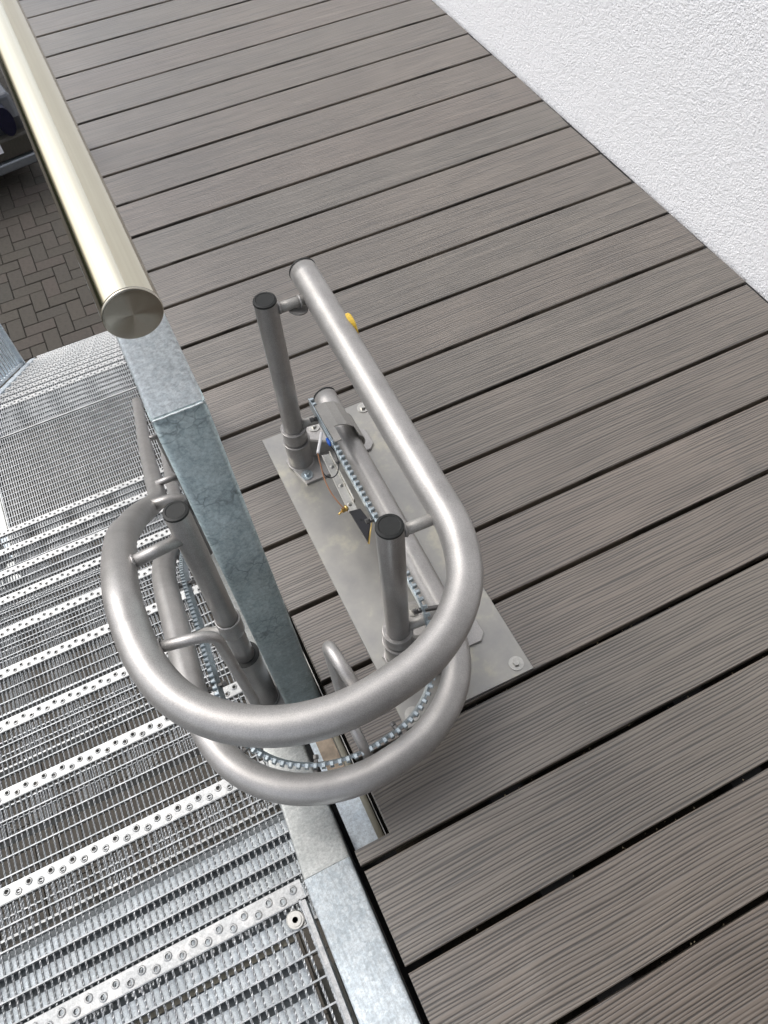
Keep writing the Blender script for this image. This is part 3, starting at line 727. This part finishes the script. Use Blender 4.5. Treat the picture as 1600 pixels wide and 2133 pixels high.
# ------------------------------------------------------------------ parked car beyond the stairs
car = empty('parked_car', (-.9, 9.2, GZ)); car.rotation_euler = (0, 0, R(9))
tag(car, 'dark silver estate car parked on the block paving, tail towards the stairs', 'car')
CARP = NT('car_paint').set(color=(.07, .075, .085), metal=.5, rough=.3, coat=.6)
GLASS = NT('tinted_glass').set(color=(.01, .015, .035), metal=0, rough=.06, spec=.8)
BUMP = simple('bumper_plastic', (.06, .055, .045), .35, .2, 50, .2)
TRIM = simple('sill_trim', (.26, .28, .30), .3, .7, 50, .1)
LAMPB = NT('dark_lamp').set(color=(.004, .005, .02), rough=.12)
PLW = simple('plate_white', (.75, .75, .78), .4, 0, 50, .05)
TYRE = simple('tyre_rubber', (.02, .02, .02), .8, 0, 50, .2)
def extr(profile, x0, x1, inset=.0):
    m = MB(); n = len(profile); v = [(x0, y, z) for y, z in profile]+[(x1, y, z) for y, z in profile]
    f = [tuple(range(n)), tuple(range(n, 2*n))[::-1]]+[(i, n+i, n+(i+1) % n, (i+1) % n) for i in range(n)]
    m.add(v, f); return m
W = .86
def cpart(m, n, mat, parent=None, bw=0):
    o = obj(n, m.mesh(n, mat), parent or car)
    if bw: bevel(o, bw, 3, 30)
    return o
cpart(extr([(.06, .42), (.0, .75), (.05, .98), (1.0, 1.02), (3.4, .98), (4.25, .80), (4.32, .45), (4.2, .25), (.15, .25)], -W, W), 'body', CARP, None, .05)
cab = extr([(.10, .985), (.42, 1.42), (1.2, 1.47), (2.3, 1.44), (3.1, .99)], -W+.08, W-.08); cpart(cab, 'cabin', CARP, None, .05)
m = MB(); m.add([(-W+.2, .155, 1.04), (W-.2, .155, 1.04), (W-.26, .395, 1.375), (-W+.26, .395, 1.375)], [(0, 1, 2, 3)]); m.add([(-W+.2, .16, 1.03), (W-.2, .16, 1.03), (W-.26, .40, 1.37), (-W+.26, .40, 1.37)], [(3, 2, 1, 0)]); 
for v_ in range(4): pass
cpart(m, 'rear_window', GLASS)
m = MB(); m.box(-W-.01, W+.01, -.06, .22, .36, .60); cpart(m, 'rear_bumper', BUMP, None, .03)
m = MB(); m.box(-W, W, -.085, .2, .24, .352); cpart(m, 'bumper_sill', TRIM, None, .02)
for s in (-1, 1):
    m = MB(); m.lathe((s*(W-.19), -.045, .80), [(.085, .09), (.095, .04), (.08, .012), (.04, 0)], 20, (0, -1, 0)); 
    for i, v_ in enumerate(m.v): m.v[i] = (v_[0], v_[1], .80+(v_[2]-.80)*1.9)
    cpart(m, 'tail_lamp', LAMPB)
m = MB(); m.box(-.02, .50, -.074, -.062, .47, .58); cpart(m, 'number_plate', PLW)
for x_ in (-W+.1, W-.1):
    for y_ in (.85, 3.5):
        m = MB(); m.lathe((x_-.1, y_, .31), [(.29, 0), (.31, .03), (.31, .17), (.29, .2)], 28, (1, 0, 0)); wh = cpart(m, 'wheel', TYRE)
        m = MB(); m.lathe((x_-.103, y_, .31), [(.19, 0), (.19, .206)], 20, (1, 0, 0)); cpart(m, 'rim', TRIM, wh)
for x_ in (-W+.1, W-.1):
    m = MB(); m.add([(x_*.99, .6, 1.04), (x_*.99, 2.8, 1.04), (x_*.93, 2.2, 1.38), (x_*.93, .8, 1.38)], [(0, 1, 2, 3)]); 
car.location = (-1.10, 9.32, GZ)
